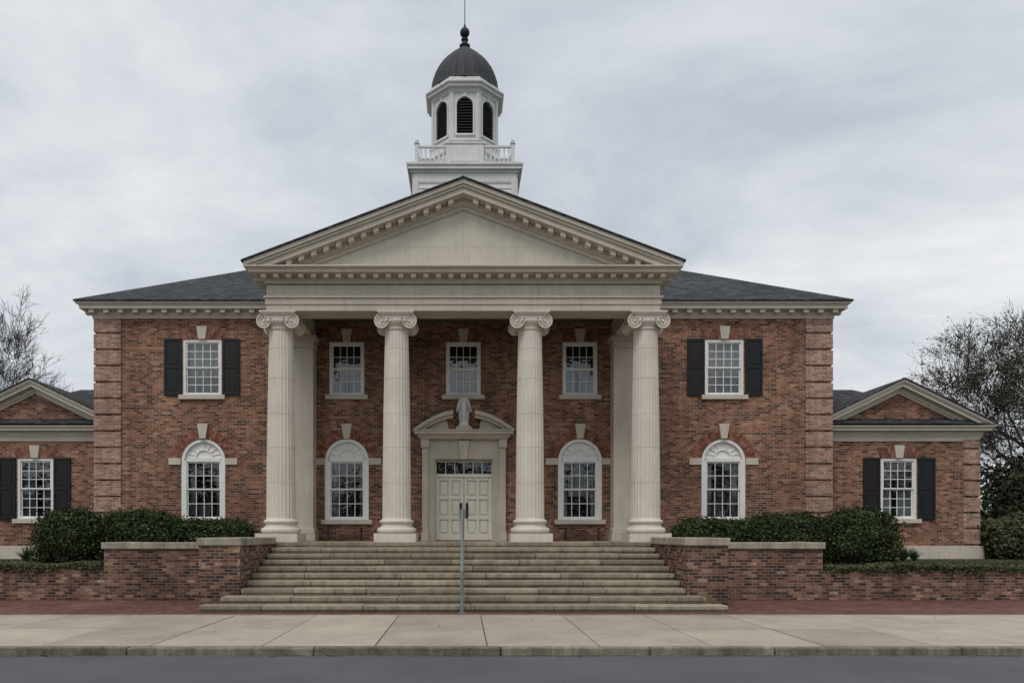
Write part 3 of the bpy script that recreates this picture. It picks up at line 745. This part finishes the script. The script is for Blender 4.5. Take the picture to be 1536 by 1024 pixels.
# ------------------------------------------------------------------ ground
gd=B(); gd.add([(-900,-900,-0.14),(900,-900,-0.14),(900,900,-0.14),(-900,900,-0.14)],[(0,1,2,3)]); gd.obj('ground',M['grassland'])
YK=11.75
rd=B(); rd.add([(-150,-6,-0.13),(150,-6,-0.13),(150,YK+0.05,-0.13),(-150,YK+0.05,-0.13)],[(0,1,2,3)]); rd.obj('road',M['asphalt'])
kb=B(); x=-60.0
while x<60:
    L=random.choice([2.0,2.4,3.0]); kb.box(x+0.008,x+L-0.008,YK+random.uniform(-.008,.008),YK+0.17,-0.2,0.0+random.uniform(-.008,.004)); x+=L
kb.obj('kerb',M['kerb'],bevel=0.024)
sw=B(); jt=B()
jt.box(-60,60,YK+0.1,16.46,-0.2,-0.012); 
rows=[(YK+0.175,14.05),(14.055,16.46)]
x=-60.0; 
while x<60:
    for j,(a,b) in enumerate(rows):
        z=random.uniform(-0.005,0.004)
        sw.box(x+0.010,x+1.83-0.010,a+0.004,b-0.010,-0.1,0.0+z)
    x+=1.83
sidewalk=empty('sidewalk'); sw.obj('slabs',M['walk'],sidewalk,bevel=0.008); jt.obj('joints',M['joint'],sidewalk)
pv=B(); pv.add([(-60,16.46,0.0),(60,16.46,0.0),(60,20.2,0.012),(-60,20.2,0.012)],[(0,1,2,3)])
pv.obj('brick_pavement',M['paving'])
edge=B()
x=-60.0
while x<60:
    edge.box(x+.002,x+1.0-.002,16.40,16.47,-0.05,0.008); x+=1.0
edge.obj('pavement_edging',M['cap'],sidewalk)
tr_=B()
for sx in (-1,1):
    a,b=sx*6.4,sx*34
    tr_.add([(a,20.36,0.80),(b,20.36,0.80),(b,23,0.95),(a,23,0.95),(b,45,1.0),(a,45,1.0),(sx*60,20.36,-0.13),(sx*60,45,-0.13),(b,70,-0.13),(a,70,-0.13)],
      [(0,1,2,3),(3,2,4,5),(1,6,7,4,2),(5,4,8,9)])
tr_.add([(-6.4,24.75,0.9),(6.4,24.75,0.9),(6.4,45,1.0),(-6.4,45,1.0)],[(0,1,2,3)])
tr_.obj('lawn',M['soil'])

# ------------------------------------------------------------------ foliage
def leaves(name,P,size,mat,parent=None,nrm=None,aspect=0.55):
    n=len(P); P=np.asarray(P)
    a=rng.normal(size=(n,3)); 
    if nrm is not None: a=a*0.7+nrm
    a/=np.linalg.norm(a,axis=1)[:,None]
    b=rng.normal(size=(n,3)); u=np.cross(a,b); u/=np.linalg.norm(u,axis=1)[:,None]; w=np.cross(a,u)
    s=(size*(0.6+0.8*rng.random(n)))[:,None]
    V=np.stack([P-u*s, P+w*s*aspect, P+u*s, P-w*s*aspect],axis=1).reshape(-1,3)
    me=bpy.data.meshes.new(name); me.vertices.add(4*n); me.vertices.foreach_set('co',V.ravel())
    me.loops.add(4*n); me.loops.foreach_set('vertex_index',np.arange(4*n,dtype=np.int32))
    me.polygons.add(n); me.polygons.foreach_set('loop_start',np.arange(0,4*n,4,dtype=np.int32)); me.polygons.foreach_set('loop_total',np.full(n,4,dtype=np.int32))
    me.update(); me.validate(); me.materials.append(mat)
    o=bpy.data.objects.new(name,me); scene.collection.objects.link(o)
    if parent: o.parent=parent
    return o
def lump(p,sc,seed):
    r=np.random.default_rng(seed); out=np.zeros(len(p))
    for k in range(6):
        d=r.normal(size=3)*sc*(1+0.5*k); out+=np.sin(p@d+r.random()*6.28)/(1+0.5*k)
    return out/2.5
def superpts(n,c,r,e,seed,amp=0.12,sc=3.0,inner=0.25):
    d=rng.normal(size=(n,3)); d/=np.linalg.norm(d,axis=1)[:,None]
    d[:,2]=np.where(d[:,2]<-0.6,-d[:,2],d[:,2])
    q=(np.abs(d/1.0)**e).sum(1)**(1/e); s=d/q[:,None]
    P=s*np.array(r)
    f=1+amp*lump(P+np.array(c),sc,seed)-inner*rng.random(n)**2.2+0.10*np.maximum(0,rng.normal(size=n)-0.4)
    return P*f[:,None]+np.array(c), d
def bush(name,c,r,e,n,size=0.05,mat=None,amp=0.12,sc=3.0,seed=1):
    em=empty(name); P,d=superpts(n,c,r,e,seed,amp,sc)
    leaves('leaves',P,size,mat or M['hedge'],em,d)
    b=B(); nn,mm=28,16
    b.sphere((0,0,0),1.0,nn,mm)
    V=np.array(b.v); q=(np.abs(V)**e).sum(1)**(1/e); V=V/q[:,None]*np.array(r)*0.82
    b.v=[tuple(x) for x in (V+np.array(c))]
    b.obj('inner_core',M['core'],em,smooth=True,uv=False)  # solid dark core added inside the leaves to fill the bush
bush('shrub',(-11.75,22.0,1.55),(0.98,0.85,0.93),2.6,12000,0.042,seed=3)
bush('hedge',(-9.72,22.2,1.55),(1.25,0.75,0.90),3.4,14000,0.042,seed=4,amp=0.10)
bush('hedge',(-7.5,22.2,1.42),(1.15,0.7,0.78),3.4,13000,0.042,seed=5,amp=0.10)
bush('shrub',(11.85,22.0,1.55),(1.05,0.85,0.95),2.6,13000,0.042,seed=6)
bush('hedge',(9.75,22.2,1.50),(1.25,0.75,0.86),3.4,14000,0.042,seed=7,amp=0.10)
bush('hedge',(7.5,22.2,1.42),(1.2,0.7,0.78),3.4,13000,0.042,seed=8,amp=0.10)
bush('hedge',(19.3,25.5,1.5),(1.5,1.2,0.85),3.2,9000,0.055,seed=9,mat=M['ivy'])
bush('hedge',(22.8,26.0,1.5),(2.2,1.3,0.9),3.2,9000,0.06,seed=10,mat=M['ivy'])
for sx,zt in ((-1,0.86),(1,0.80)):
    n=30000
    X=9.9+rng.random(n)*15; Y=19.98+rng.random(n)**1.3*1.1; 
    Z=zt+0.05+0.11*rng.random(n)+0.05*np.sin(X*2.1+sx)*np.sin(X*0.7)
    m=Y<20.08; Z[m]-=rng.random(m.sum())**2*0.26*(0.6+0.4*np.sin(X[m]*3.3)+0.3*np.sin(X[m]*8.1))
    leaves('ivy_groundcover',np.stack([sx*X,Y,Z],1),0.035,M['ivy'],None,np.tile([0,-0.4,1.0],(n,1)))
n=26000; sgn=rng.choice([-1,1],n); X=sgn*(9.9+rng.random(n)*12); Y=21+rng.random(n)*4
leaves('lawn_grass',np.stack([X,Y,0.9+0.05*rng.random(n)],1),0.06,M['ivy'],None,None,0.15)
n=2200; P=[]
X=rng.uniform(-16,16,n); P.append(np.stack([X,YK-0.02-0.10*rng.random(n)**2,np.full(n,-0.122)],1)[np.sin(X*1.7)+np.sin(X*0.53+1)+rng.normal(size=n)*0.5>0.2])
n=1400; X=rng.choice([-1,1],n)*rng.uniform(6.6,17,n); P.append(np.stack([X,19.97-0.18*rng.random(n)**2,np.full(n,0.02)],1))
n=220; P.append(np.stack([rng.uniform(-16,16,n),rng.uniform(12,20,n),np.full(n,0.018)],1))
leaves('leaf_litter',np.concatenate(P),0.022,M['litter'],None,np.tile([0,0,3.0],(sum(len(p) for p in P),1)))
def strappy(name,cx,cy,cz,h,n=90):
    b=B()
    for i in range(n):
        a=random.random()*6.28; l=h*random.uniform(0.7,1.15); lean=random.uniform(0.15,0.9); w=0.016
        pts=[]
        for k in range(5):
            t=k/4; r=lean*l*t; z=l*(t-0.38*lean*t*t*1.3); pts.append((cx+r*math.cos(a),cy+r*math.sin(a),cz+z,w*(1-t)+0.002))
        vs=[];px,py=-math.sin(a),math.cos(a)
        for (x_,y_,z_,ww) in pts: vs+=[(x_-px*ww,y_-py*ww,z_),(x_+px*ww,y_+py*ww,z_)]
        b.add(vs,[(2*k,2*k+1,2*k+3,2*k+2) for k in range(4)])
    b.obj(name,M['blade'],uv=False)
strappy('strappy_plant',13.9,23.2,0.92,0.6,170); strappy('strappy_plant',-13.7,23.0,0.92,0.58,160); strappy('strappy_plant',14.5,23.6,0.92,0.5,120)

# ------------------------------------------------------------------ trees
def tree(name,base,H,seed,maxl=6,leafn=0,leafsize=0.1,spread=0.6,mat=None,trunk=0.26,minr=0.011):
    rd_=random.Random(seed); b=B(); tips=[]
    def grow(p,d,L,r,l):
        seg=4 if l<3 else (3 if l<6 else 2); pts=[p]; rads=[r]; q=Vector(p); dd=Vector(d)
        for i in range(seg):
            dd=(dd+Vector((rd_.gauss(0,.13),rd_.gauss(0,.13),rd_.gauss(0.03,.08)))).normalized(); q=q+dd*(L/seg); pts.append(tuple(q)); rads.append(max(0.005,r*(1-0.45*(i+1)/seg)))
        b.tube(pts,rads,8 if l<2 else (5 if l<4 else 3),cap=False)
        if l>=maxl-2:
            for pt in pts[1:]: tips.append(pt)
        if l>=maxl: return
        k=rd_.choice([3,4]) if l>0 else 6
        for i in range(k):
            t=rd_.uniform(0.4,1.0) if i else 1.0
            if l==0: t=rd_.uniform(0.5,1.0) if i else 1.0
            idx=min(seg,max(1,int(round(t*seg)))); st_=Vector(pts[idx])
            az=rd_.random()*6.28; tilt=rd_.uniform(0.35,0.95)*(spread+0.35)
            if i==0: tilt*=0.45
            o=dd.orthogonal().normalized(); o=Matrix.Rotation(az,3,dd)@o
            nd=(dd*math.cos(tilt)+o*math.sin(tilt)+Vector((0,0,0.10))).normalized()
            grow(tuple(st_),nd,L*rd_.uniform(0.62,0.82),max(minr,rads[idx]*rd_.uniform(0.56,0.74)),l+1)
    grow(base,(0.03,0,1),H*0.27,trunk,0)
    em=empty(name); b.obj('trunk_and_branches',M['bark'],em,uv=False)
    if leafn:
        T=np.array(tips)
        idx=rng.integers(0,len(T),leafn); P=T[idx]+rng.normal(size=(leafn,3))*0.12
        keep=lump(P,0.8,seed)>-0.3
        leaves('foliage',P[keep],leafsize,mat or M['olive'],em)
tree('bare_tree',(-25.6,41,0.8),17.0,11,7,0,0.05,0.66,trunk=0.34)
tree('bare_tree',(-33.5,47,0.8),15.0,14,6,0,0.05,0.62)
tree('budding_tree',(30.6,38,0.8),16.0,21,7,26000,0.06,0.66,trunk=0.34)
tree('budding_tree',(37.0,45,0.8),15.0,25,6,9000,0.06,0.62)
em=empty('evergreen_tree')
PP=[];DD=[]
for (c,r) in (((26.9,35,2.6),(1.9,2.0,2.4)),((29.8,36.5,3.2),(2.4,2.2,3.2)),((33.5,37,2.8),(2.6,2.2,2.8)),((27.8,34.5,1.6),(2.2,1.5,1.5))):
    P,d_=superpts(9000,c,r,2,int(c[0]),0.26,1.3,0.5); PP.append(P); DD.append(d_)
leaves('foliage',np.concatenate(PP),0.10,M['evergreen'],em,np.concatenate(DD))
b=B()
for (x,y,h_) in ((26.9,35,4.2),(29.8,36.5,4.9),(33.5,37,4.6)): b.tube([(x,y,0.6),(x+.1,y,h_*0.6),(x,y,h_)],[0.22,0.14,0.04],8)
b.obj('trunks',M['bark'],em,uv=False)
PP=[]
for i in range(70):
    x=-150+300*i/69+random.uniform(-2,2); y=95+random.uniform(-8,12)
    h_=random.uniform(3.5,6.0)
    P,d_=superpts(700,(x,y,h_*0.8),(random.uniform(3.5,6),4,h_),2,i,0.3,0.5,0.5); PP.append(P)
leaves('distant_tree_line',np.concatenate(PP),0.45,M['evergreen'])
# unseen trees added behind the viewer to block low light and darken lower panes
PP=[]
for i in range(22):
    x=-60+120*i/21+random.uniform(-1.5,1.5); y=-24+random.uniform(-3,2); h_=random.uniform(3.6,5.2)
    P,d_=superpts(1100,(x,y,h_*0.95),(random.uniform(3.2,4.4),3.0,h_),2,100+i,0.28,0.6,0.6); PP.append(P)
leaves('added_tree_row',np.concatenate(PP),0.36,M['evergreen'])

# ------------------------------------------------------------------ world / light / camera
w=bpy.data.worlds.new('World'); scene.world=w; w.use_nodes=True; nt=w.node_tree; nt.nodes.clear()
out=N(nt,'ShaderNodeOutputWorld'); bg=N(nt,'ShaderNodeBackground'); nt.links.new(bg.outputs[0],out.inputs[0]); bg.inputs[1].default_value=0.1
sky=N(nt,'ShaderNodeTexSky',sky_type='NISHITA'); sky.sun_disc=False; EL,AZ=57,205
sky.sun_elevation=math.radians(EL); sky.sun_rotation=math.radians(AZ)
tc=N(nt,'ShaderNodeTexCoord'); sep=N(nt,'ShaderNodeSeparateXYZ'); nt.links.new(tc.outputs['Generated'],sep.inputs[0])
mz=N(nt,'ShaderNodeMath',operation='MAXIMUM'); nt.links.new(sep.outputs[2],mz.inputs[0]); mz.inputs[1].default_value=0.0
az=N(nt,'ShaderNodeMath',operation='ADD'); nt.links.new(mz.outputs[0],az.inputs[0]); az.inputs[1].default_value=0.16
dx=N(nt,'ShaderNodeMath',operation='DIVIDE'); nt.links.new(sep.outputs[0],dx.inputs[0]); nt.links.new(az.outputs[0],dx.inputs[1])
dyn=N(nt,'ShaderNodeMath',operation='DIVIDE'); nt.links.new(sep.outputs[1],dyn.inputs[0]); nt.links.new(az.outputs[0],dyn.inputs[1])
cb=N(nt,'ShaderNodeCombineXYZ'); nt.links.new(dx.outputs[0],cb.inputs[0]); nt.links.new(dyn.outputs[0],cb.inputs[1])
mpn=N(nt,'ShaderNodeMapping'); mpn.inputs['Rotation'].default_value=(0,0,0.25); mpn.inputs['Scale'].default_value=(0.8,1.0,1.0); mpn.inputs['Location'].default_value=(3.1,1.7,0)
nt.links.new(cb.outputs[0],mpn.inputs[0])
n1=N(nt,'ShaderNodeTexNoise'); n1.inputs['Scale'].default_value=1.5; n1.inputs['Detail'].default_value=9; n1.inputs['Roughness'].default_value=0.60; n1.inputs['Distortion'].default_value=0.3
nt.links.new(mpn.outputs[0],n1.inputs['Vector'])
n2=N(nt,'ShaderNodeTexNoise'); n2.inputs['Scale'].default_value=0.45; n2.inputs['Detail'].default_value=3
nt.links.new(mpn.outputs[0],n2.inputs['Vector'])
ma=N(nt,'ShaderNodeMath',operation='MULTIPLY_ADD'); nt.links.new(n2.outputs['Fac'],ma.inputs[0]); ma.inputs[1].default_value=0.42
mb=N(nt,'ShaderNodeMath',operation='MULTIPLY'); nt.links.new(n1.outputs['Fac'],mb.inputs[0]); mb.inputs[1].default_value=0.58; nt.links.new(mb.outputs[0],ma.inputs[2])
r=ramp(nt,[(0.39,(0.52,0.57,0.64)),(0.46,(0.64,0.68,0.735)),(0.53,(0.76,0.785,0.82)),(0.60,(0.88,0.89,0.905))]); nt.links.new(ma.outputs[0],r.inputs[0])
zr=N(nt,'ShaderNodeMapRange'); zr.inputs['From Min'].default_value=0.60; zr.inputs['From Max'].default_value=1.0; zr.inputs['To Min'].default_value=10.0; zr.inputs['To Max'].default_value=16.0
nt.links.new(sep.outputs[2],zr.inputs[0])
vm=N(nt,'ShaderNodeVectorMath',operation='SCALE'); nt.links.new(r.outputs[0],vm.inputs[0]); nt.links.new(zr.outputs[0],vm.inputs['Scale'])
mxn=mixc(nt,'MIX',0.96,sky.outputs[0],vm.outputs[0]); nt.links.new(mxn,bg.inputs[0])
sl=bpy.data.lights.new('sun','SUN'); sl.energy=1.45; sl.angle=math.radians(22); sl.color=(1,0.94,0.86)
so=bpy.data.objects.new('sun',sl); scene.collection.objects.link(so)
a=math.radians(AZ); e_=math.radians(EL); dirv=Vector((math.sin(a)*math.cos(e_),math.cos(a)*math.cos(e_),math.sin(e_)))
so.rotation_euler=dirv.to_track_quat('Z','Y').to_euler(); so.location=dirv*50
cam=bpy.data.cameras.new('camera'); co=bpy.data.objects.new('camera',cam); scene.collection.objects.link(co)
co.location=(0,0,1.82); co.rotation_euler=(math.radians(90),0,0)
cam.sensor_width=36; cam.lens=1100/1536*36; cam.shift_x=73/1536; cam.shift_y=288/1536; cam.clip_end=3000
scene.camera=co
